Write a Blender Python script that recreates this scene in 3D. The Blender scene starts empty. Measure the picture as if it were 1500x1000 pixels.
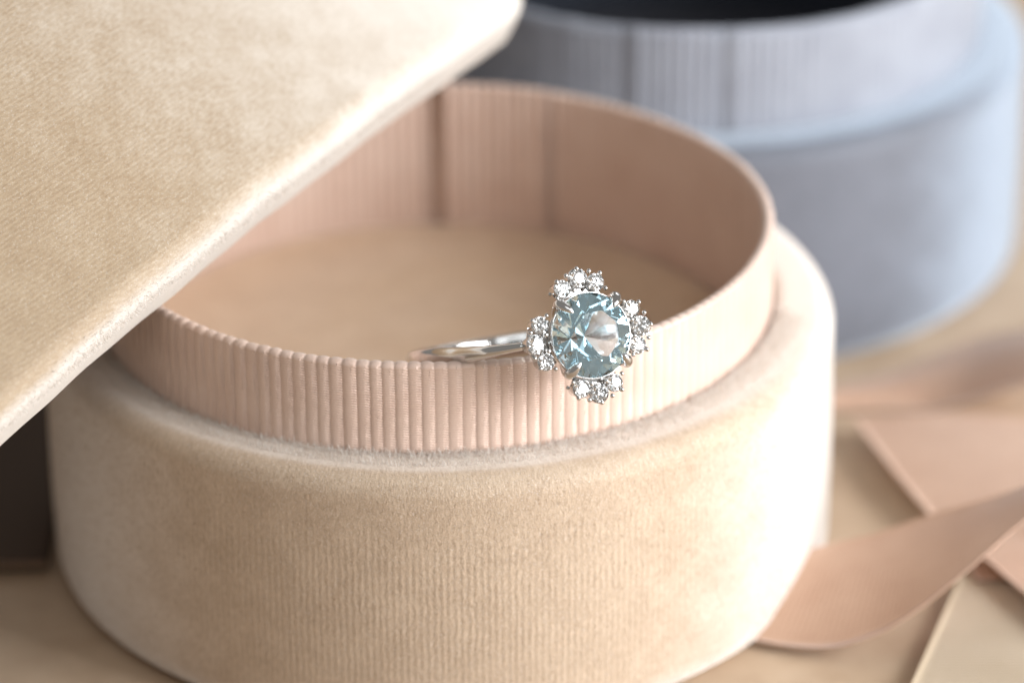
import bpy, bmesh, math, random
import numpy as np
from mathutils import Vector, Matrix
random.seed(7); rng = np.random.default_rng(7)
S = 0.1                      # everything below is written in millimetres; 1 Blender unit = 10 mm
sc = bpy.context.scene
sc.unit_settings.scale_length = 0.01

# ------------------------------------------------------------------ camera
CAM = Vector((0, -292.914, 164.025))
FW = Vector((0.01914915, 0.89544693, -0.44475624)).normalized()
RT = Vector((0.99969997, -0.02394355, -0.00516412)).normalized()
UP = RT.cross(FW).normalized(); RT = FW.cross(UP).normalized()
cd = bpy.data.cameras.new('camera'); cam = bpy.data.objects.new('camera', cd)
sc.collection.objects.link(cam); sc.camera = cam
cam.matrix_world = Matrix(((RT.x, UP.x, -FW.x, CAM.x*S), (RT.y, UP.y, -FW.y, CAM.y*S), (RT.z, UP.z, -FW.z, CAM.z*S), (0, 0, 0, 1)))
cd.lens = 133.413; cd.sensor_width = 36; cd.clip_start = 1; cd.clip_end = 1000
cd.dof.use_dof = True; cd.dof.focus_distance = 293.6*S
cd.dof.aperture_fstop = 0.14; cd.dof.aperture_blades = 9

# ------------------------------------------------------------------ light
w = bpy.data.worlds.new('World'); sc.world = w; w.use_nodes = True
bg = w.node_tree.nodes['Background']; bg.inputs[0].default_value = (0.91, 0.88, 0.84, 1); bg.inputs[1].default_value = 0.30
def area(name, loc, target, sx, sy, radiance, col):
    l = bpy.data.lights.new(name, 'AREA'); l.shape = 'RECTANGLE'; l.size = sx*S; l.size_y = sy*S
    l.energy = radiance*math.pi*sx*sy*S*S; l.color = col
    o = bpy.data.objects.new(name, l); sc.collection.objects.link(o)
    d = (Vector(target)-Vector(loc)); o.location = Vector(loc)*S
    o.rotation_euler = d.to_track_quat('-Z', 'Y').to_euler(); return o
area('window_light', (402, -168, 165), (0, 0, 20), 280, 300, 15, (0.95, 0.975, 1.0))
area('added_fill_far', (260, 620, 420), (0, 0, 20), 420, 260, 2.4, (0.93, 0.97, 1.0))  # added lamp for fill and reflections; no window known at the back
area('added_fill_behind', (150, -470, 540), (0, 0, 20), 400, 300, 1.9, (0.90, 0.96, 1.0))  # added lamp behind the camera to brighten the gem, not a known window
sc.view_settings.view_transform = 'Standard'; sc.view_settings.look = 'None'
sc.view_settings.exposure = 0.1; sc.view_settings.gamma = 1
sc.cycles.max_bounces = 24; sc.cycles.transmission_bounces = 22; sc.cycles.glossy_bounces = 8
sc.cycles.diffuse_bounces = 5; sc.cycles.transparent_max_bounces = 8
sc.cycles.sample_clamp_indirect = 12; sc.cycles.caustics_reflective = True; sc.cycles.caustics_refractive = True
sc.cycles.blur_glossy = 0.3

# ------------------------------------------------------------------ helpers
C = sc.collection
def props(o, label=None, cat=None, group=None, kind=None):
    if label: o['label'] = label
    if cat: o['category'] = cat
    if group: o['group'] = group
    if kind: o['kind'] = kind
    return o
def empty(name, loc, label, cat, group=None, rotz=0):
    o = bpy.data.objects.new(name, None); C.objects.link(o); o.location = Vector(loc)*S
    o.rotation_euler.z = rotz; o.empty_display_size = 0.5
    return props(o, label, cat, group)
def mesh_np(name, V, F, mat, parent=None, smooth=True, uv=None):
    """V: (n,3) mm, F: (m,k) all same k, uv per vertex (mm)"""
    V = np.asarray(V, dtype=np.float32)*S; F = np.asarray(F, dtype=np.int32); k = F.shape[1]
    me = bpy.data.meshes.new(name)
    me.vertices.add(len(V)); me.vertices.foreach_set('co', V.ravel())
    me.loops.add(F.size); me.loops.foreach_set('vertex_index', F.ravel())
    me.polygons.add(len(F)); me.polygons.foreach_set('loop_start', np.arange(0, F.size, k, dtype=np.int32))
    me.polygons.foreach_set('use_smooth', np.full(len(F), smooth))
    if uv is not None:
        l = me.uv_layers.new(name='UVMap'); l.data.foreach_set('uv', np.asarray(uv, dtype=np.float32)[F.ravel()].ravel())
    me.update(calc_edges=True); me.validate()
    me.materials.append(mat)
    o = bpy.data.objects.new(name, me); C.objects.link(o)
    if parent: o.parent = parent
    return o
def bm_obj(name, bm, mat, parent=None, smooth=False, scale=S):
    bmesh.ops.scale(bm, vec=(scale,)*3, verts=bm.verts)
    me = bpy.data.meshes.new(name); bm.to_mesh(me); bm.free()
    for p in me.polygons: p.use_smooth = smooth
    me.materials.append(mat)
    o = bpy.data.objects.new(name, me); C.objects.link(o)
    if parent: o.parent = parent
    return o
def grid_faces(n, m, wrap_n=False, wrap_m=False):
    i = np.arange(n if wrap_n else n-1); j = np.arange(m if wrap_m else m-1)
    I, J = np.meshgrid(i, j, indexing='ij'); I2 = (I+1) % n; J2 = (J+1) % m
    return np.stack([I*m+J, I2*m+J, I2*m+J2, I*m+J2], -1).reshape(-1, 4)
def sweep(path, frames, sections, name, mat, parent, cap=True):
    """path (n,3); frames (n,2,3); sections (n,m,2) -> closed tube"""
    n, m = sections.shape[:2]
    V = path[:, None] + sections[..., 0:1]*frames[:, None, 0] + sections[..., 1:2]*frames[:, None, 1]
    V = V.reshape(-1, 3); F = grid_faces(n, m, False, True)
    if cap:
        V = np.vstack([V, path[0], path[-1]]); a, b = n*m, n*m+1
        j = np.arange(m); j2 = (j+1) % m
        F = np.vstack([F, np.stack([j, j2, np.full(m, a), np.full(m, a)], -1), np.stack([(n-1)*m+j2, (n-1)*m+j, np.full(m, b), np.full(m, b)], -1)])
    faces = [tuple(dict.fromkeys(map(int, f))) for f in F]
    me = bpy.data.meshes.new(name); me.from_pydata([tuple(v*S) for v in V], [], faces)
    for p in me.polygons: p.use_smooth = True
    me.materials.append(mat); me.update()
    o = bpy.data.objects.new(name, me); C.objects.link(o)
    if parent: o.parent = parent
    return o
def catmull(P, n):
    P = np.asarray(P, float); P = np.vstack([2*P[0]-P[1], P, 2*P[-1]-P[-2]])
    t = np.linspace(0, len(P)-3-1e-6, n); i = t.astype(int); f = (t-i)[:, None]
    a, b, c, d = P[i], P[i+1], P[i+2], P[i+3]
    return .5*((2*b)+(-a+c)*f+(2*a-5*b+4*c-d)*f**2+(-a+3*b-3*c+d)*f**3)

# ------------------------------------------------------------------ materials
def nodes(name):
    m = bpy.data.materials.new(name); m.use_nodes = True
    nt = m.node_tree; return m, nt, nt.nodes['Principled BSDF'], nt.nodes.new, nt.links.new
def noise(new, link, vec, scale, detail=3, rough=.55, dist=0):
    n = new('ShaderNodeTexNoise'); n.inputs['Scale'].default_value = scale; n.inputs['Detail'].default_value = detail
    n.inputs['Roughness'].default_value = rough; n.inputs['Distortion'].default_value = dist
    if vec is not None: link(vec, n.inputs['Vector'])
    return n.outputs['Fac']
def mth(new, link, op, a, b=None, c=None):
    n = new('ShaderNodeMath'); n.operation = op
    for i, x in enumerate((a, b, c)):
        if x is None: continue
        if isinstance(x, (int, float)): n.inputs[i].default_value = x
        else: link(x, n.inputs[i])
    return n.outputs[0]
def ramp(new, link, fac, stops):
    n = new('ShaderNodeValToRGB'); e = n.color_ramp.elements
    e[0].position, e[0].color = stops[0][0], (*stops[0][1], 1); e[1].position, e[1].color = stops[-1][0], (*stops[-1][1], 1)
    for p, c in stops[1:-1]: k = e.new(p); k.color = (*c, 1)
    link(fac, n.inputs[0]); return n.outputs[0]
def velvet(name, dark, light, sheen=1.0, sheen_rough=.45, tint=(1, .90, .80), rib=.5, bump=.38, uvrib=True, ior=1.5, pale=(.82, .785, .75, .85), lohi=(.26, .74), rowtop=None, rowgap=.054):
    m, nt, b, new, link = nodes(name)
    tc = new('ShaderNodeTexCoord'); vec = tc.outputs['UV'] if uvrib else tc.outputs['Object']
    sep = new('ShaderNodeSeparateXYZ'); link(vec, sep.inputs[0])
    u = sep.outputs[0]
    # woven pile rows, wandering a little
    wob = noise(new, link, vec, 4.0, 3)
    rows = mth(new, link, 'SINE', mth(new, link, 'MULTIPLY', mth(new, link, 'ADD', u, mth(new, link, 'MULTIPLY', wob, .022)), 2*math.pi/rowgap))
    if rowtop:
        rm = new('ShaderNodeMapRange'); link(sep.outputs[1], rm.inputs['Value']); rm.inputs['From Min'].default_value = rowtop[0]
        rm.inputs['From Max'].default_value = rowtop[1]; rm.inputs['To Min'].default_value = 1; rm.inputs['To Max'].default_value = 0
        rows = mth(new, link, 'MULTIPLY', rows, rm.outputs[0])
    mp = new('ShaderNodeMapping'); mp.inputs['Scale'].default_value = (1, .45, 1); link(vec, mp.inputs[0])
    fine = noise(new, link, mp.outputs[0], 34, 3, .7)
    obj = tc.outputs['Object']
    fuzz = noise(new, link, obj, 60, 2, .7)
    patch = noise(new, link, obj, 3.0, 4, .6)
    h = mth(new, link, 'ADD', mth(new, link, 'MULTIPLY', rows, .18*rib), mth(new, link, 'ADD', mth(new, link, 'MULTIPLY', fine, .9), mth(new, link, 'MULTIPLY', fuzz, .7)))
    bp = new('ShaderNodeBump'); bp.inputs['Strength'].default_value = bump; bp.inputs['Distance'].default_value = .02
    link(h, bp.inputs['Height']); link(bp.outputs[0], b.inputs['Normal'])
    f = mth(new, link, 'ADD', mth(new, link, 'MULTIPLY', patch, .4), mth(new, link, 'ADD', mth(new, link, 'MULTIPLY', rows, .07*rib), mth(new, link, 'MULTIPLY', fine, .75)))
    # velvet sheen painted into the base colour: paler where seen edge-on
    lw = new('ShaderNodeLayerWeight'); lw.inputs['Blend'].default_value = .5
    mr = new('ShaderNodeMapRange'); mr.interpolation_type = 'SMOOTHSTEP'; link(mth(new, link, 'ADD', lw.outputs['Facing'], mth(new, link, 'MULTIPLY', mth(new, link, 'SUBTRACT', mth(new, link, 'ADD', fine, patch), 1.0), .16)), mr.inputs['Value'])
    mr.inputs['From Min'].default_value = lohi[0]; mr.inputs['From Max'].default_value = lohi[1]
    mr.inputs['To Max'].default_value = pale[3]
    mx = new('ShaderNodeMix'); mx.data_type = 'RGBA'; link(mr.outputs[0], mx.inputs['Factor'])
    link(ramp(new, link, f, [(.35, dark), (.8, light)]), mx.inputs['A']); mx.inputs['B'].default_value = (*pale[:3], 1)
    # painted sparkle: glints on the pile put in as pale flecks
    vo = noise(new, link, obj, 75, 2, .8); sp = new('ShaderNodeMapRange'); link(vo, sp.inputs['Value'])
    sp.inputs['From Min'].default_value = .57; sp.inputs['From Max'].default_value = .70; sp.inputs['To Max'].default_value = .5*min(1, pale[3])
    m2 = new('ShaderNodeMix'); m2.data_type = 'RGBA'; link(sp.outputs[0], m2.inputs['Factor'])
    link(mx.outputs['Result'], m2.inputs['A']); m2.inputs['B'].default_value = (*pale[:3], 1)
    link(m2.outputs['Result'], b.inputs['Base Color'])
    b.inputs['Roughness'].default_value = .6; b.inputs['IOR'].default_value = ior
    b.inputs['Sheen Weight'].default_value = sheen; b.inputs['Sheen Roughness'].default_value = sheen_rough
    b.inputs['Sheen Tint'].default_value = (*tint, 1)
    return m
def fabric(name, dark, light, sheen=.25, bump=.2, rib=0.0, ribw=.08, rough=.55, axis=0, threads=True):
    m, nt, b, new, link = nodes(name)
    tc = new('ShaderNodeTexCoord'); uv = tc.outputs['UV']; sep = new('ShaderNodeSeparateXYZ'); link(uv, sep.inputs[0])
    th = mth(new, link, 'SINE', mth(new, link, 'MULTIPLY', sep.outputs[1-axis], 2*math.pi/.021))
    rb = mth(new, link, 'SINE', mth(new, link, 'MULTIPLY', sep.outputs[axis], 2*math.pi/ribw))
    fz = noise(new, link, tc.outputs['Object'], 45, 3, .7); pt = noise(new, link, tc.outputs['Object'], 2.0, 3)
    h = mth(new, link, 'ADD', mth(new, link, 'MULTIPLY', rb, rib), mth(new, link, 'ADD', mth(new, link, 'MULTIPLY', th, .35 if threads else 0), fz))
    bp = new('ShaderNodeBump'); bp.inputs['Strength'].default_value = bump; bp.inputs['Distance'].default_value = .012
    link(h, bp.inputs['Height']); link(bp.outputs[0], b.inputs['Normal'])
    f = mth(new, link, 'ADD', mth(new, link, 'MULTIPLY', pt, .7), mth(new, link, 'ADD', mth(new, link, 'MULTIPLY', fz, .3), mth(new, link, 'MULTIPLY', rb, rib*.25)))
    link(ramp(new, link, f, [(.3, dark), (.7, light)]), b.inputs['Base Color'])
    b.inputs['Roughness'].default_value = rough; b.inputs['Specular IOR Level'].default_value = .3
    b.inputs['Sheen Weight'].default_value = sheen; b.inputs['Sheen Roughness'].default_value = .4
    return m
def plain(name, col, rough, metal=0, spec=.5):
    m, nt, b, new, link = nodes(name)
    b.inputs['Base Color'].default_value = (*col, 1); b.inputs['Roughness'].default_value = rough
    b.inputs['Metallic'].default_value = metal; b.inputs['Specular IOR Level'].default_value = spec
    return m
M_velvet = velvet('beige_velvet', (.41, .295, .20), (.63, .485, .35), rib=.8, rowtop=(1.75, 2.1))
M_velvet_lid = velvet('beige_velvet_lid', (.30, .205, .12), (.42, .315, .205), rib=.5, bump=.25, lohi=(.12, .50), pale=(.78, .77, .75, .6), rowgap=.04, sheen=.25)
M_floor = velvet('beige_velvet_floor', (.50, .31, .165), (.80, .57, .36), rib=.2, sheen=.6, pale=(.5, .4, .34, .3))
M_blue = velvet('slate_velvet', (.09, .096, .118), (.15, .158, .19), tint=(.86, .93, 1), sheen=1, pale=(.34, .42, .53, .8))
M_navy = velvet('navy_velvet', (.022, .026, .036), (.035, .04, .055), sheen=.1, rib=0, ior=1.3, pale=(.03, .03, .04, .5))
M_ribbon = fabric('blush_grosgrain', (.62, .445, .36), (.71, .545, .455), sheen=.3, rough=.3)
M_ribbon_blue = fabric('grey_grosgrain', (.25, .265, .31), (.33, .35, .40), sheen=.35)
M_satin = fabric('blush_loose_ribbon', (.49, .30, .205), (.58, .38, .27), sheen=.3, rib=.5, ribw=.045, rough=.42, bump=.3)
M_weave = fabric('beige_woven_ribbon', (.46, .35, .23), (.57, .45, .32), sheen=.3, rib=1.0, ribw=.045, bump=.4)
M_table = fabric('cream_tablecloth', (.43, .30, .195), (.55, .41, .285), sheen=.2, bump=.15)
M_shade = plain('shade_brown', (.075, .048, .032), .8, spec=.2)  # dark brown of the slab that stands in for shade
M_shade_edge = plain('shade_edge', (.20, .13, .085), .8)  # lighter brown for the lit line along that slab

def metal_mat():
    m, nt, b, new, link = nodes('white_gold')
    tc = new('ShaderNodeTexCoord')
    b.inputs['Base Color'].default_value = (.62, .605, .59, 1); b.inputs['Metallic'].default_value = 1
    f = noise(new, link, tc.outputs['Object'], 9, 2)
    link(ramp(new, link, f, [(.3, (.07,)*3), (.7, (.14,)*3)]), b.inputs['Roughness'])
    return m
M_metal = metal_mat()
def gem_mat(name, ior, col, absorb=None, dens=0):
    m = bpy.data.materials.new(name); m.use_nodes = True; nt = m.node_tree
    nt.nodes.remove(nt.nodes['Principled BSDF']); g = nt.nodes.new('ShaderNodeBsdfGlass')
    g.inputs['IOR'].default_value = ior; g.inputs['Roughness'].default_value = 0; g.inputs['Color'].default_value = (*col, 1)
    nt.links.new(g.outputs[0], nt.nodes['Material Output'].inputs['Surface'])
    if absorb:
        v = nt.nodes.new('ShaderNodeVolumeAbsorption'); v.inputs['Color'].default_value = (*absorb, 1); v.inputs['Density'].default_value = dens
        nt.links.new(v.outputs[0], nt.nodes['Material Output'].inputs['Volume'])
    return m
M_aqua = gem_mat('pale_blue_gem', 1.60, (1, 1, 1), (.0, .74, 1.0), .54)
M_diamond = gem_mat('clear_gem', 2.4, (1, 1, 1))

# ------------------------------------------------------------------ table
n = 60
X, Y = np.meshgrid(np.linspace(-600, 700, n), np.linspace(-500, 1100, n), indexing='ij')
V = np.stack([X, Y, 0*X], -1).reshape(-1, 3)
props(mesh_np('table', V, grid_faces(n, n), M_table, uv=V[:, :2]*S), kind='structure')

# ------------------------------------------------------------------ boxes
def lathe(name, prof, mat, parent, seg=256, wob=None, center=(0, 0), tilt=0):
    prof = np.asarray(prof, float)
    th = np.linspace(0, 2*np.pi, seg, endpoint=False)
    R = prof[None, :, 0]*(1 + (wob(th)[:, None] if wob else 0)); Z = prof[None, :, 1]+0*R
    V = np.stack([center[0]+R*np.cos(th)[:, None], center[1]+R*np.sin(th)[:, None], Z+tilt*R*np.cos(th)[:, None]], -1)
    V = np.concatenate([V, V[:1]]); th2 = np.append(th, 2*np.pi)
    s = np.concatenate([[0], np.cumsum(np.hypot(*np.diff(prof, axis=0).T))])
    U = np.stack([np.repeat((th2*prof[:, 0].max())[:, None], len(prof), 1), np.repeat(s[None], len(th2), 0)], -1)
    return mesh_np(name, V.reshape(-1, 3), grid_faces(seg+1, len(prof)), mat, parent, uv=U.reshape(-1, 2)*S)
RO = 33.8; RB = 28.83; ZT = 31.18; ZJ = 23.37; ZF = 17.7
def shoulder_profile():
    P = [(31.5, .15), (32.8, .3), (33.5, .9), (RO, 1.8)]
    P += [(RO+.12*math.sin(math.pi*t), 1.8+t*16.7) for t in np.linspace(.05, 1, 24)]
    P += [(RO, 20.0), (RO-.02, 20.6)]
    for a in np.linspace(8, 84, 14):       # rounded shoulder
        a = math.radians(a); P.append((RO-2.1+2.1*math.cos(a), 21.2+2.1*math.sin(a)))
    P += [(31.2, 23.31), (30.7, 23.32), (30.2, 23.33), (29.7, 23.33), (29.2, 23.3), (28.8, 23.05), (28.5, 22.6), (28.2, 22.0)]
    return P
def ribbed_band(name, r_out, r_in, z0o, z0i, z1, mat, parent, ribs=174, center=(0, 0), tilt=0, a0=0., a1=360., amp=.13, teeth=True, phase=0.):
    """a grosgrain strip standing on edge, closed over its top; ribs and threads are real relief"""
    per = 12; span = a1-a0; closed = span >= 359.9
    N = int(ribs*per*span/360)
    th = np.radians(a0 + span*np.arange(N+1)/N)
    ph = th*ribs + phase + .30*np.sin(th*23+1)+.22*np.sin(th*41+2)
    rk = np.round(ph/(2*np.pi)).astype(int) % 400; ra = np.random.default_rng(3).normal(size=400)
    rib = np.abs(np.cos(ph/2))**.42*(1+.10*ra[rk])      # 1 on a rib, 0 in a groove
    zo = np.arange(z0o, z1-.45, .054) if teeth else np.linspace(z0o, z1-.45, 20)
    tt = np.linspace(0, 1, 9)[1:-1]
    rm = (r_out+r_in)/2; hw = (r_out-r_in)/2
    out = [(1, z, 0) for z in zo]; arc = [(math.cos(t*math.pi), z1-.45, math.sin(t*math.pi)) for t in np.linspace(0, 1, 11)]
    inn = [(-1, z, 0) for z in np.linspace(z1-.45, z0i, 10)[1:]]
    rows = out+arc+inn
    K = np.array(rows)                                  # k, z, lift
    side = K[:, 0]; zz = K[:, 1][None, :]
    relief = rib[:, None]*amp
    R = rm + side[None]*(hw-amp) + side[None]*relief
    if teeth:
        pm = np.mod(ph, 2*np.pi)/np.pi; flank = np.exp(-((pm-.68)/.2)**2)[:, None]
        R = R + (side[None] > .9)*.05*flank*np.sin(2*np.pi*zz/.215 + 1.2*np.sin(ph)[:, None])
    Z = zz + K[:, 2][None]*(.24+relief*1.3)
    lowf = .10*np.sin(3*th+1.1)+.07*np.sin(5*th+.4)
    R = R + lowf[:, None]
    Z = Z + (.05*np.sin(2*th+.5)+.04*np.sin(7*th))[:, None]
    TH = th[:, None] + 0*R
    if teeth: TH = TH + (side[None] > .9)*(.27/28.8)*flank*np.sin(2*np.pi*zz/.225 + .7*np.sin(th*61)[:, None])
    V = np.stack([center[0]+R*np.cos(TH), center[1]+R*np.sin(TH), Z], -1)
    V[..., 2] += tilt*(V[..., 0]-center[0])
    U = np.stack([np.repeat((th*rm)[:, None], len(rows), 1), np.repeat(K[None, :, 1], len(th), 0)], -1)
    F = grid_faces(len(th), len(rows))
    return mesh_np(name, V.reshape(-1, 3), F, mat, parent, uv=U.reshape(-1, 2)*S)

wob = lambda th: .0018*np.sin(3*th+.6)+.0012*np.sin(5*th+2)
CB = (-.43, -.47)

def pile(name, P, Nn, length, width, lean, mat, parent):
    """short velvet tufts: one thin blade each"""
    n = len(P); L = length*(.6+.8*rng.random(n))[:, None]
    d = Nn + lean*rng.normal(size=(n, 3)); d /= np.linalg.norm(d, axis=1)[:, None]
    t = np.cross(d, rng.normal(size=(n, 3))); t /= np.linalg.norm(t, axis=1)[:, None]
    a = P-t*width/2; b = P+t*width/2; c = P+d*L+t*width*.2; e = P+d*L-t*width*.2
    V = np.stack([a, b, c, e], 1).reshape(-1, 3); F = np.arange(4*n).reshape(-1, 4)
    return props(mesh_np(name, V, F, mat, parent, smooth=False), kind='stuff')
def pile_mat(name, col, col2):
    m, nt, b, new, link = nodes(name)
    g = new('ShaderNodeNewGeometry')
    link(ramp(new, link, g.outputs['Random Per Island'], [(0, col), (1, col2)]), b.inputs['Base Color'])
    b.inputs['Roughness'].default_value = .35; b.inputs['Specular IOR Level'].default_value = .5
    tr = new('ShaderNodeBsdfTranslucent'); link(ramp(new, link, g.outputs['Random Per Island'], [(0, col), (1, col2)]), tr.inputs[0])
    mx = new('ShaderNodeMixShader'); mx.inputs[0].default_value = .5
    link(b.outputs[0], mx.inputs[1]); link(tr.outputs[0], mx.inputs[2]); link(mx.outputs[0], nt.nodes['Material Output'].inputs['Surface'])
    return m
M_pile = pile_mat('velvet_fibre', (.46, .34, .24), (.62, .50, .38))
M_pile_mid = pile_mat('velvet_fibre_mid', (.52, .41, .31), (.72, .62, .52))
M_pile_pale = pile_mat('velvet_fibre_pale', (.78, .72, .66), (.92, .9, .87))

prof = shoulder_profile()
box = empty('ring_box', (0, 0, 0), 'open round beige velvet box with blush ribbed rim, the ring resting on its edge', 'ring box')
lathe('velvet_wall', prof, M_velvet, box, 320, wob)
ribbed_band('ribbon_band', RB, RB-1.0, 22.3, 17.2, ZT, M_ribbon, box, center=CB, tilt=-.006)
# overlapping ribbon end on the inside of the back wall
ribbed_band('ribbon_end', RB-1.0+.05, RB-1.75, 17.4, 17.3, ZT+.45, M_ribbon, box, center=CB, tilt=-.006, a0=67.6, a1=87.5, teeth=False)
ribbed_band('ribbon_layer', RB-1.0+.05, RB-1.65, 17.4, 17.3, ZT-.9, M_ribbon, box, center=CB, tilt=-.006, a0=91.6, a1=200, teeth=False)
th = np.linspace(0, 2*np.pi, 129)
rr = np.linspace(0, 27.9, 40)
V = np.stack([CB[0]+rr[None]*np.cos(th)[:, None], CB[1]+rr[None]*np.sin(th)[:, None], ZF-.0-.9*np.clip((rr[None]-26.6)/1.6, 0, 1)**2+.06*np.sin(rr[None]*.5+3*th[:, None])], -1)
mesh_np('velvet_floor', V.reshape(-1, 3), grid_faces(129, 40), M_floor, box, uv=V.reshape(-1, 3)[:, :2]*S)
# tufts standing on the shoulder and wall
def surf(s_lo, s_hi, n, a0, a1, rows=False):
    P = np.array(prof); s = np.concatenate([[0], np.cumsum(np.hypot(*np.diff(P, axis=0).T))])
    zi = np.interp
    q = s_lo+(s_hi-s_lo)*rng.random(n)
    r = np.interp(q, s, P[:, 0]); z = np.interp(q, s, P[:, 1])
    dr = np.interp(q+.2, s, P[:, 0])-np.interp(q-.2, s, P[:, 0]); dz = np.interp(q+.2, s, P[:, 1])-np.interp(q-.2, s, P[:, 1])
    l = np.hypot(dr, dz); nr, nz = dz/l, -dr/l
    t = np.radians(a0+(a1-a0)*rng.random(n))
    if rows: pt = .54/33.8; t = np.round(t/pt)*pt+pt*.17*rng.normal(size=n)+.004*np.sin(z*1.3)
    r = r*(1+wob(t))
    return np.stack([r*np.cos(t), r*np.sin(t), z], -1), np.stack([nr*np.cos(t), nr*np.sin(t), nz], -1)
Pp = np.array(prof); s_all = np.concatenate([[0], np.cumsum(np.hypot(*np.diff(Pp, axis=0).T))]); SE = s_all[-1]-1.3
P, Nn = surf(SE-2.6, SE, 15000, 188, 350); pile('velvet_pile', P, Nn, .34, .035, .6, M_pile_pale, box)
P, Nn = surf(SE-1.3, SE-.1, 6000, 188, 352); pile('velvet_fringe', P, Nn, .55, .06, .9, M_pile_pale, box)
P, Nn = surf(2.5, SE-4.5, 34000, 188, 330, True); pile('velvet_nap', P, Nn, .16, .03, .5, M_pile, box)

# slate-blue box behind
BX, BY = 25.6, 62.6
box2 = empty('ring_box', (BX, BY, 0), 'round slate blue velvet box with grey ribbed rim and dark inside, at the back', 'ring box')
lathe('velvet_wall', prof, M_blue, box2, 200, wob)
Z2 = 33.6
ribbed_band('ribbon_band', RB, RB-1.0, 22.3, 14, Z2, M_ribbon_blue, box2, teeth=False)
ribbed_band('ribbon_end', RB+.35, RB+.05, 23.0, 23.2, Z2+.3, M_ribbon_blue, box2, a0=-104.5, a1=-89.6, teeth=False)
ribbed_band('ribbon_layer', RB+.28, RB+.05, 23.0, 23.2, Z2+.05, M_ribbon_blue, box2, a0=-86.2, a1=40, teeth=False)
rr2 = np.linspace(0, 27.75, 30)
V = np.stack([rr2[None]*np.cos(th)[:, None], rr2[None]*np.sin(th)[:, None], 14+.0*rr2[None]*th[:, None]], -1)
mesh_np('velvet_floor', V.reshape(-1, 3), grid_faces(129, 30), M_navy, box2, uv=V.reshape(-1, 3)[:, :2]*S)
lathe('velvet_lining', [(27.55, 14.1), (27.55, 32.6)], M_navy, box2, 128)

# ------------------------------------------------------------------ lid
LN = Vector((0.2231, -0.6254, 0.7477)).normalized()
LE = Vector((0.7095, 0.6302, 0.3154)); LE = (LE-LN*LE.dot(LN)).normalized()
LG = LN.cross(LE).normalized()
LA = Vector((-33.104, -40.324, 30.35))
if LG.dot(Vector((-.6685, .4601, .5844))) < 0: LG = -LG
lid = empty('box_lid', (0, 0, 0), 'pale beige velvet lid with a straight padded edge, tilted over the left of the box', 'lid')
def rounded_slab():
    t0, t1 = -6.8, 2.2; re = 2.2            # back and front offsets along the face normal, edge radius
    # outline in (e, g): straight lower edge, corner at the right, then up and away
    cor = [(-48, OFFG-.066*48), (CE, OFFG+.066*CE), (CE+4, OFFG+72), (-44, OFFG+72)]
    rad = [6, 4.6, 7, 7]
    out = []
    for i, c in enumerate(cor):
        p = Vector(cor[i-1]); q = Vector(c); r = Vector(cor[(i+1) % 4]); a = (p-q).normalized(); b = (r-q).normalized()
        ang = a.angle(b); d = rad[i]/math.tan(ang/2); cc = q+(a+b).normalized()*(rad[i]/math.sin(ang/2))
        s = q+a*d-cc; e = q+b*d-cc; n = 14
        for k in range(n+1):
            v = s.lerp(e, k/n).normalized()*rad[i]; out.append(cc+v)
    # resample the outline evenly enough for bump-free shading, keep normals
    pts = []
    for i in range(len(out)):
        p, q = out[i], out[(i+1) % len(out)]; m = max(1, int((q-p).length/1.2))
        for k in range(m): pts.append(p.lerp(q, k/m))
    O = np.array(pts); T = np.roll(O, -1, 0)-np.roll(O, 1, 0); T /= np.linalg.norm(T, axis=1)[:, None]; NO = np.stack([T[:, 1], -T[:, 0]], -1)
    rings = []
    for a in np.linspace(-90, 0, 9): a = math.radians(a); rings.append((-3+3*math.cos(a), t0+3+3*math.sin(a)))
    for a in np.linspace(0, 90, 12): a = math.radians(a); rings.append((-re+re*math.cos(a), t1-re+re*math.sin(a)))
    cen = np.array([3.5, OFFG+36.0])
    V = []
    def dome(Q): return -DOME*((Q[:, 0]-3.5)/52)**2-1.2*((Q[:, 1]-OFFG-36)/36)**2
    for off, h in rings:
        wv = .10*np.sin(O[:, 0]*.35)+.05*np.sin(O[:, 0]*.9+1)
        Q = O+NO*(off+wv[:, None]*.6); V.append(np.column_stack([Q, h+dome(Q)*(1 if h > -3.4 else .999)]))
    last = V[-1]
    for f in np.linspace(0, 1, 40)[1:]:
        Q = last[:, :2]*(1-f)+cen*f; V.append(np.column_stack([Q, t1+dome(Q)+.05*np.sin(Q[:, 0]*.22+Q[:, 1]*.15)]))
    V = np.array(V); nr, no = V.shape[:2]
    F = grid_faces(nr, no, False, True)
    V = V.reshape(-1, 3)
    base = np.vstack([V[:no]*[1, 1, 1]]); c0 = len(V); V = np.vstack([V, [cen[0], cen[1], t0]])
    F = np.vstack([F, np.array([[c0, (i+1) % no, i, i] for i in range(no)])])
    return V, F
OFFG = 1.2; CE = 71; DOME = 11.0
V, F = rounded_slab()
E_ = np.array(LE); G_ = np.array(LG); N_ = np.array(LN)
W = np.array(LA)+V[:, :1]*E_+V[:, 1:2]*G_+V[:, 2:]*N_
faces = [tuple(dict.fromkeys(map(int, f))) for f in F]
me = bpy.data.meshes.new('velvet_cover'); me.from_pydata([tuple(v*S) for v in W], [], faces); me.update()
uvl = me.uv_layers.new(name='UVMap'); idx = np.zeros(len(me.loops), dtype=np.int32); me.loops.foreach_get('vertex_index', idx)
ca, sa = math.cos(.12), math.sin(.12)
UVv = np.stack([V[:, 1]*ca+V[:, 0]*sa+V[:, 2]*.7, V[:, 0]*ca-V[:, 1]*sa], -1)*S
uvl.data.foreach_set('uv', UVv[idx].astype(np.float32).ravel())
for p in me.polygons: p.use_smooth = True
me.materials.append(M_velvet_lid)
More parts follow.
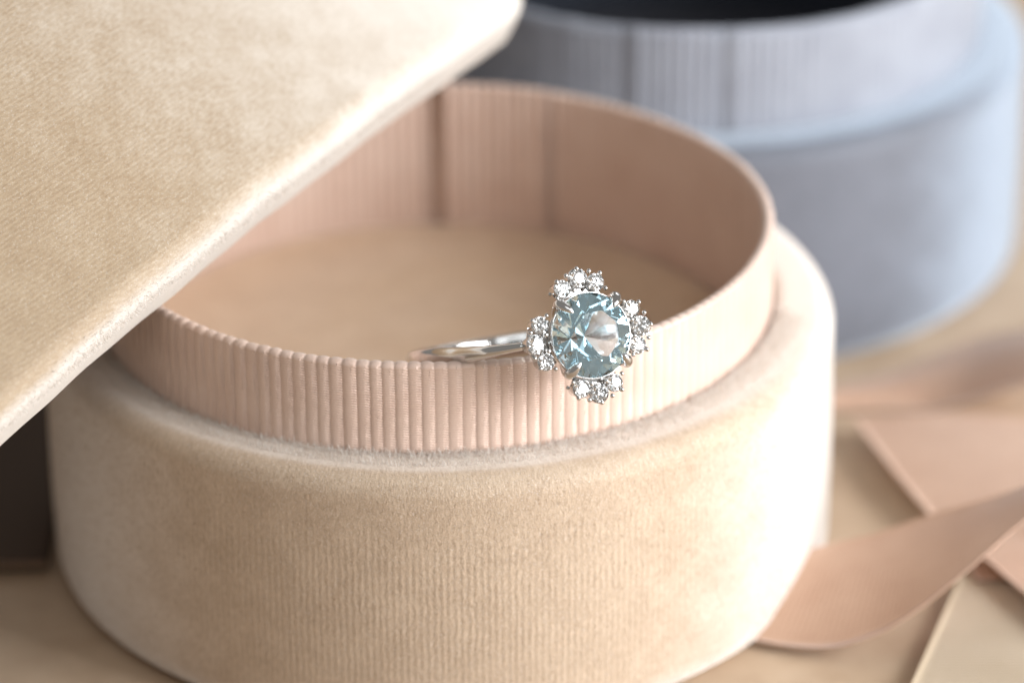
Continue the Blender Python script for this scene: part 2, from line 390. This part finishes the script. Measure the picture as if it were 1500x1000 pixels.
lc = bpy.data.objects.new('velvet_cover', me); C.objects.link(lc); lc.parent = lid
# fuzz along the lid's lower edge
nF = 6000
ee = -30+85*rng.random(nF); aa = np.radians(-80+130*rng.random(nF))
gg = OFFG+.066*ee+2.2-2.2*np.cos(aa); hh = 0.0+2.2*np.sin(aa)-DOME*((ee-3.5)/52)**2-1.2
P = np.array(LA)+ee[:, None]*E_+gg[:, None]*G_+hh[:, None]*N_
Nn = -np.cos(aa)[:, None]*G_+np.sin(aa)[:, None]*N_
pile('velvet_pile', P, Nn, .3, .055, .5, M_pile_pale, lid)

# ------------------------------------------------------------------ ring
HEAD = Vector((11.716, -30.81, 34.265))
rn = Vector((0.3670, -0.8108, 0.4558)).normalized(); rx = Vector((0.9188, 0.3926, -0.0415)); rx = (rx-rn*rx.dot(rn)).normalized(); ry = rn.cross(rx)
ring = empty('ring', (0, 0, 0), 'silvery ring with a round pale blue stone and small clear stones in four clusters', 'ring')
ring.matrix_world = Matrix(((rx.x, ry.x, rn.x, HEAD.x*S), (rx.y, ry.y, rn.y, HEAD.y*S), (rx.z, ry.z, rn.z, HEAD.z*S), (0, 0, 0, 1)))
def brilliant(dia, table, ca, pa, girdle, seg=96, star=True):
    """facets cut one by one out of a round blank; girdle plane at z=0"""
    R = dia/2; bm = bmesh.new()
    bmesh.ops.create_cone(bm, cap_ends=True, segments=seg, radius1=R, radius2=R, depth=R*3)
    def cut(inc, az, r, z, up):
        i = math.radians(inc); a = math.radians(az); nrm = Vector((math.sin(i)*math.cos(a), math.sin(i)*math.sin(a), math.cos(i)*(1 if up else -1)))
        co = Vector((r*math.cos(a), r*math.sin(a), z))
        g = bmesh.ops.bisect_plane(bm, geom=bm.verts[:]+bm.edges[:]+bm.faces[:], plane_co=co, plane_no=nrm, clear_outer=True, dist=1e-6)
        es = [e for e in g['geom_cut'] if isinstance(e, bmesh.types.BMEdge)]
        if es: bmesh.ops.contextual_create(bm, geom=es)
    g = girdle/2
    for k in range(8): cut(ca, 45*k, R, g, True)
    tr = R*table; th_ = g+(R-tr*math.cos(math.radians(22.5)))*math.tan(math.radians(ca))
    cut(0, 0, 0, th_, True)
    if star:
        for k in range(8): cut(ca-13, 45*k+22.5, tr*1.0, th_, True)
        for k in range(16): cut(ca+7.5, 22.5*k+11.25, R*.998, g*.9, True)
    for k in range(8): cut(pa, 45*k, R, -g, False)
    if star:
        for k in range(16): cut(pa+1.6, 22.5*k+11.25, R*.999, -g*1.0, False)
    return bm
o = bm_obj('blue_stone', brilliant(6.55, .58, 36, 43, .12), M_aqua, ring); props(o, 'round pale blue faceted stone')
zoff = 0.0
def lathe_bm(prof, seg=20):
    bm = bmesh.new(); rows = []
    for r, z in prof:
        rows.append([bm.verts.new((r*math.cos(2*math.pi*k/seg), r*math.sin(2*math.pi*k/seg), z)) for k in range(seg)])
    for a, b in zip(rows, rows[1:]):
        for k in range(seg): bm.faces.new((a[k], a[(k+1) % seg], b[(k+1) % seg], b[k]))
    return bm
# seat: thin rim round the girdle and a lower gallery wire
seat = lathe_bm([(3.28, -.28), (3.36, -.22), (3.39, -.08), (3.34, -.0), (3.27, -.06), (3.1, -.35), (3.0, -.62), (2.95, -.75), (3.1, -.78), (3.2, -.6), (3.28, -.28)], 96)
bm_obj('stone_seat', seat, M_metal, ring, True)
gal = lathe_bm([(2.35+.28*math.cos(a), -2.5+.28*math.sin(a)) for a in np.linspace(0, 2*math.pi, 11)], 64)
bm_obj('gallery_wire', gal, M_metal, ring, True)
def tube(name, pts, radii, parent=ring, n=28, m=14, flat=1.0, side=None):
    P = catmull(pts, n); r = np.interp(np.linspace(0, 1, n), np.linspace(0, 1, len(radii)), radii)
    T = np.gradient(P, axis=0); T /= np.linalg.norm(T, axis=1)[:, None]
    ref = np.array(side if side is not None else (0, 0, 1.)); B = np.cross(T, ref); B /= np.linalg.norm(B, axis=1)[:, None]; A = np.cross(B, T)
    a = np.linspace(0, 2*np.pi, m, endpoint=False)
    sec = np.stack([np.cos(a)[None]*r[:, None]*flat, np.sin(a)[None]*r[:, None]], -1)
    return sweep(P, np.stack([B, A], 1), sec, name, M_metal, parent)
for az in (47, 131, 228, 316):
    a = math.radians(az); c, s = math.cos(a), math.sin(a)
    pr = [(2.3, -2.7), (2.95, -1.6), (3.42, -.5), (3.58, .15), (3.36, .62), (2.92, .95), (2.55, 1.12)]
    tube('prong', [(r*c, r*s, z) for r, z in pr], [.30, .34, .40, .46, .42, .30, .07], flat=.95, side=(-s, c, 0), n=40)
# four clusters of three stones
diam_mid = brilliant(1.52, .56, 33, 40.8, .05, 32); diam_small = brilliant(1.34, .56, 33, 40.8, .05, 32)
me_mid = bpy.data.meshes.new('clear_stone'); bmesh.ops.scale(diam_mid, vec=(S,)*3, verts=diam_mid.verts); diam_mid.to_mesh(me_mid); me_mid.materials.append(M_diamond)
me_small = bpy.data.meshes.new('clear_stone'); bmesh.ops.scale(diam_small, vec=(S,)*3, verts=diam_small.verts); diam_small.to_mesh(me_small); me_small.materials.append(M_diamond)
cupb = lathe_bm([(.30, -1.9), (.42, -1.95), (.55, -1.6), (.74, -.5), (.80, -.12), (.76, -.04), (.70, -.1), (.6, -.5), (.35, -1.1), (.3, -1.9)], 24)
bmesh.ops.scale(cupb, vec=(S,)*3, verts=cupb.verts); me_cup = bpy.data.meshes.new('stone_cup'); cupb.to_mesh(me_cup); me_cup.materials.append(M_metal)
for p in me_cup.polygons: p.use_smooth = True
bb = bmesh.new(); bmesh.ops.create_uvsphere(bb, u_segments=12, v_segments=8, radius=.19*S)
me_bead = bpy.data.meshes.new('bead'); bb.to_mesh(me_bead); me_bead.materials.append(M_metal)
for p in me_bead.polygons: p.use_smooth = True
def inst(name, me_, loc, rz=0, sc_=1, tiltx=0):
    o = bpy.data.objects.new(name, me_); C.objects.link(o); o.parent = ring
    o.location = Vector(loc)*S; o.rotation_euler = (tiltx, 0, rz); o.scale = (sc_,)*3
    return o
ZS = -.35
for ci, az0 in enumerate((1, 92.5, 180.5, 271)):
    def pol(az, r, z): a = math.radians(az0+az); return (r*math.cos(a), r*math.sin(a), z)
    for k, (da, r_, me_, s_) in enumerate(((0, 4.5, me_mid, 1.0), (19.8, 4.18, me_small, .9), (-19.8, 4.18, me_small, .9))):
        inst('clear_stone', me_, pol(da, r_, ZS+.06), random.random()*6, 1, random.uniform(-.12, .12))
        inst('stone_cup', me_cup, pol(da, r_, ZS), 0, s_ if k else 1.02)
        c = inst('bead', me_bead, pol(da*1.12, r_+.74, ZS+.12), 0, 1.05)
        if k: inst('bead', me_bead, pol(da*1.62, r_-.25, ZS+.12), 0, .95)
    for sgn in (-1, 1):
        inst('bead', me_bead, pol(9.8*sgn, 3.74, ZS+.2), 0, 1.15)
        inst('bead', me_bead, pol(11.4*sgn, 4.98, ZS+.10), 0, 1.0)
    wa = np.radians(az0+np.linspace(-29, 29, 25)); PV = []
    for a_ in wa:
        ca_, sa_ = math.cos(a_), math.sin(a_); wv_ = .12*math.cos((a_-math.radians(az0))*math.radians(360)/math.radians(19.8)) if 1 else 0
        PV += [(q_*ca_, q_*sa_, z_) for q_, z_ in ((3.32, ZS-.35), (3.95, ZS-.4), (4.3+wv_, ZS-.6), (4.2+wv_, ZS-.85), (3.32, ZS-.75))]
    mesh_np('cluster_plate', PV, grid_faces(25, 5, False, True), M_metal, ring, smooth=False)
    # gallery rail under the cluster, two struts back to the centre wire
    tube('gallery_rail', [pol(a, 4.15+.2*math.cos(math.radians(a*4)), ZS-1.85) for a in (-27, -18, -9, 0, 9, 18, 27)], [.14, .18, .18, .18, .14], n=30, m=10)
    tube('gallery_strut', [pol(0, 4.5, ZS-1.95), pol(0, 3.4, -2.5), pol(0, 2.4, -2.6)], [.26, .24, .28], n=14, m=10, side=(.01, .02, 1))
# shank
HO = 12.35
A = np.radians(np.linspace(25, 335, 181)); Rin = 8.75
path = []; sec = []; fr = []
for a in A:
    k = min(a, 2*math.pi-a)
    t = np.clip((math.radians(62)-k)/math.radians(36), 0, 1); t = t*t*(3-2*t)
    wd = .33+.62*np.clip((k-math.radians(28))/math.radians(45), 0, 1)
    thk = .62
    rc = Rin+thk+1.55*t
    path.append((-rc*math.sin(a), 0, -HO+rc*math.cos(a)))
    fr.append([(0, 1, 0), (-math.sin(a), 0, math.cos(a))])
    q = np.linspace(0, 2*np.pi, 28, endpoint=False)
    x_ = np.sign(np.cos(q))*np.abs(np.cos(q))**.8*wd; y_ = np.sin(q); y_ = np.where(y_ > 0, y_*thk*.95, -np.abs(y_)**.5*thk*.55)
    sec.append(np.stack([x_, y_], -1))
sweep(np.array(path), np.array(fr, float), np.array(sec), 'shank', M_metal, ring)

# ------------------------------------------------------------------ loose ribbons and shade slab
def strip(name, e1, e2, mat, label, n=90, m=20, thick=.18, sag=0.0, cat='ribbon'):
    a = catmull(e1, n); b = catmull(e2, n); f = np.linspace(0, 1, m)[None, :, None]
    P = a[:, None]*(1-f)+b[:, None]*f
    P[..., 2] += sag*np.sin(np.pi*f[..., 0])
    top = P.reshape(-1, 3); bot = top-np.array([0, 0, thick]); nm = n*m
    F = grid_faces(n, m); B = F[:, ::-1]+nm
    idx = np.arange(nm).reshape(n, m)
    edge = list(idx[:, 0])+list(idx[-1, 1:])+list(idx[::-1, -1][1:])+list(idx[0, ::-1][1:-1])
    E = np.array([[edge[i], edge[(i+1) % len(edge)], edge[(i+1) % len(edge)]+nm, edge[i]+nm] for i in range(len(edge))])
    s = np.concatenate([[0], np.cumsum(np.linalg.norm(np.diff(a, axis=0), axis=1))]); wd = np.linalg.norm(a-b, axis=1).mean()
    U = np.stack([np.repeat(s[:, None], m, 1), np.repeat(np.linspace(0, wd, m)[None], n, 0)], -1).reshape(-1, 2)
    o = mesh_np(name, np.vstack([top, bot]), np.vstack([F, B, E]), mat, uv=np.vstack([U, U])*S)
    return props(o, label, cat)
RA1 = [(31.1, 23.0, .6), (42.7, 28.3, .6), (50.8, 31.8, 2.0), (55.7, 30.1, 4.0), (62.7, 26.4, 7.0)]
RA2 = [(30.9, 20.9, .5), (41.7, 20.8, .5), (46.7, 19.9, 1.0), (53.9, 17.9, 4.5), (60.6, 13.8, 8.0)]
strip('ribbon', RA1, RA2, M_satin, 'blush ribbon lying right in front of the blue box, rising towards the right', sag=.8)
RB1 = [(37.9, 15.4, 2.5), (40.5, 5.0, 2.5), (43.3, -4.5, 2.2), (45.5, -12.9, 1.5)]
RB2 = [(54.8, 14.9, 2.5), (57.0, 4.5, 2.5), (58.9, -5.6, 2.5), (60.8, -15.1, 2.5)]
strip('ribbon', RB1, RB2, M_satin, 'wide flat blush ribbon with a slanting left edge, crossing under the curved one', sag=.5)
RC1 = [(30.2, -13.6, 5), (33.7, -11.9, 5), (37.4, -11.2, 5.5), (41.2, -10.4, 6.5), (45.5, -10.8, 8.0), (49.6, -10.0, 9.0), (56.7, -8.8, 11.0)]
RC2 = [(24.6, -20.6, 1), (28.5, -22.2, 1.0), (32.2, -23.5, 1.6), (36.1, -23.6, 3.0), (39.5, -23.0, 5.0), (43.5, -21.2, 7.5), (48.4, -17.7, 10.0), (55.6, -14.4, 14.0)]
strip('ribbon', RC1, RC2, M_satin, 'curved blush ribbon sweeping up to the right from the foot of the beige box', sag=.4)
RD1 = [(45.6, -9.7, 2.9), (48.9, -17.3, 2.9), (52.3, -25.0, 2.9)]
RD2 = [(48.9, -5.2, 2.9), (53.1, -12.6, 2.9), (56.4, -20.7, 2.9)]
strip('ribbon', RD1, RD2, M_satin, 'short piece of blush ribbon at the right edge, under the curved ribbon')
RE1 = [(45.2, -8.8, 1.2), (42.4, -16.9, 1.2), (38.1, -28.8, 1.2), (34.4, -39.0, 1.2)]
RE2 = [(56.1, -9.2, 1.2), (55.9, -17.3, 1.2), (55.0, -29.4, 1.2), (54.4, -39.6, 1.2)]
strip('ribbon', RE1, RE2, M_weave, 'beige finely ribbed fabric strip in the lower right corner')
# dark slab standing in for the shadow on the left, under the lid
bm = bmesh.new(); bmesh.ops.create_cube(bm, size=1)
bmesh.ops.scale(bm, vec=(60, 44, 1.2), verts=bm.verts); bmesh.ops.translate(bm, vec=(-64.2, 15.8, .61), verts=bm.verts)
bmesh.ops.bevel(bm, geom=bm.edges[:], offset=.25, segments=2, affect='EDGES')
o = bm_obj('shade_slab', bm, M_shade, None); props(o, 'flat dark slab standing in for the soft shadow left of the beige box', 'shade_slab')

bm = bmesh.new(); bmesh.ops.create_cube(bm, size=1)  # paler strip added as the lit line at the front of the shade
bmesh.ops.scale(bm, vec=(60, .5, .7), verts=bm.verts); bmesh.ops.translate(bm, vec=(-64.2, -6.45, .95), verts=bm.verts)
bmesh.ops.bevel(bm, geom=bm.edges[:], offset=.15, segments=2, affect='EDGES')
bm_obj('shade_edge_strip', bm, M_shade_edge, o)
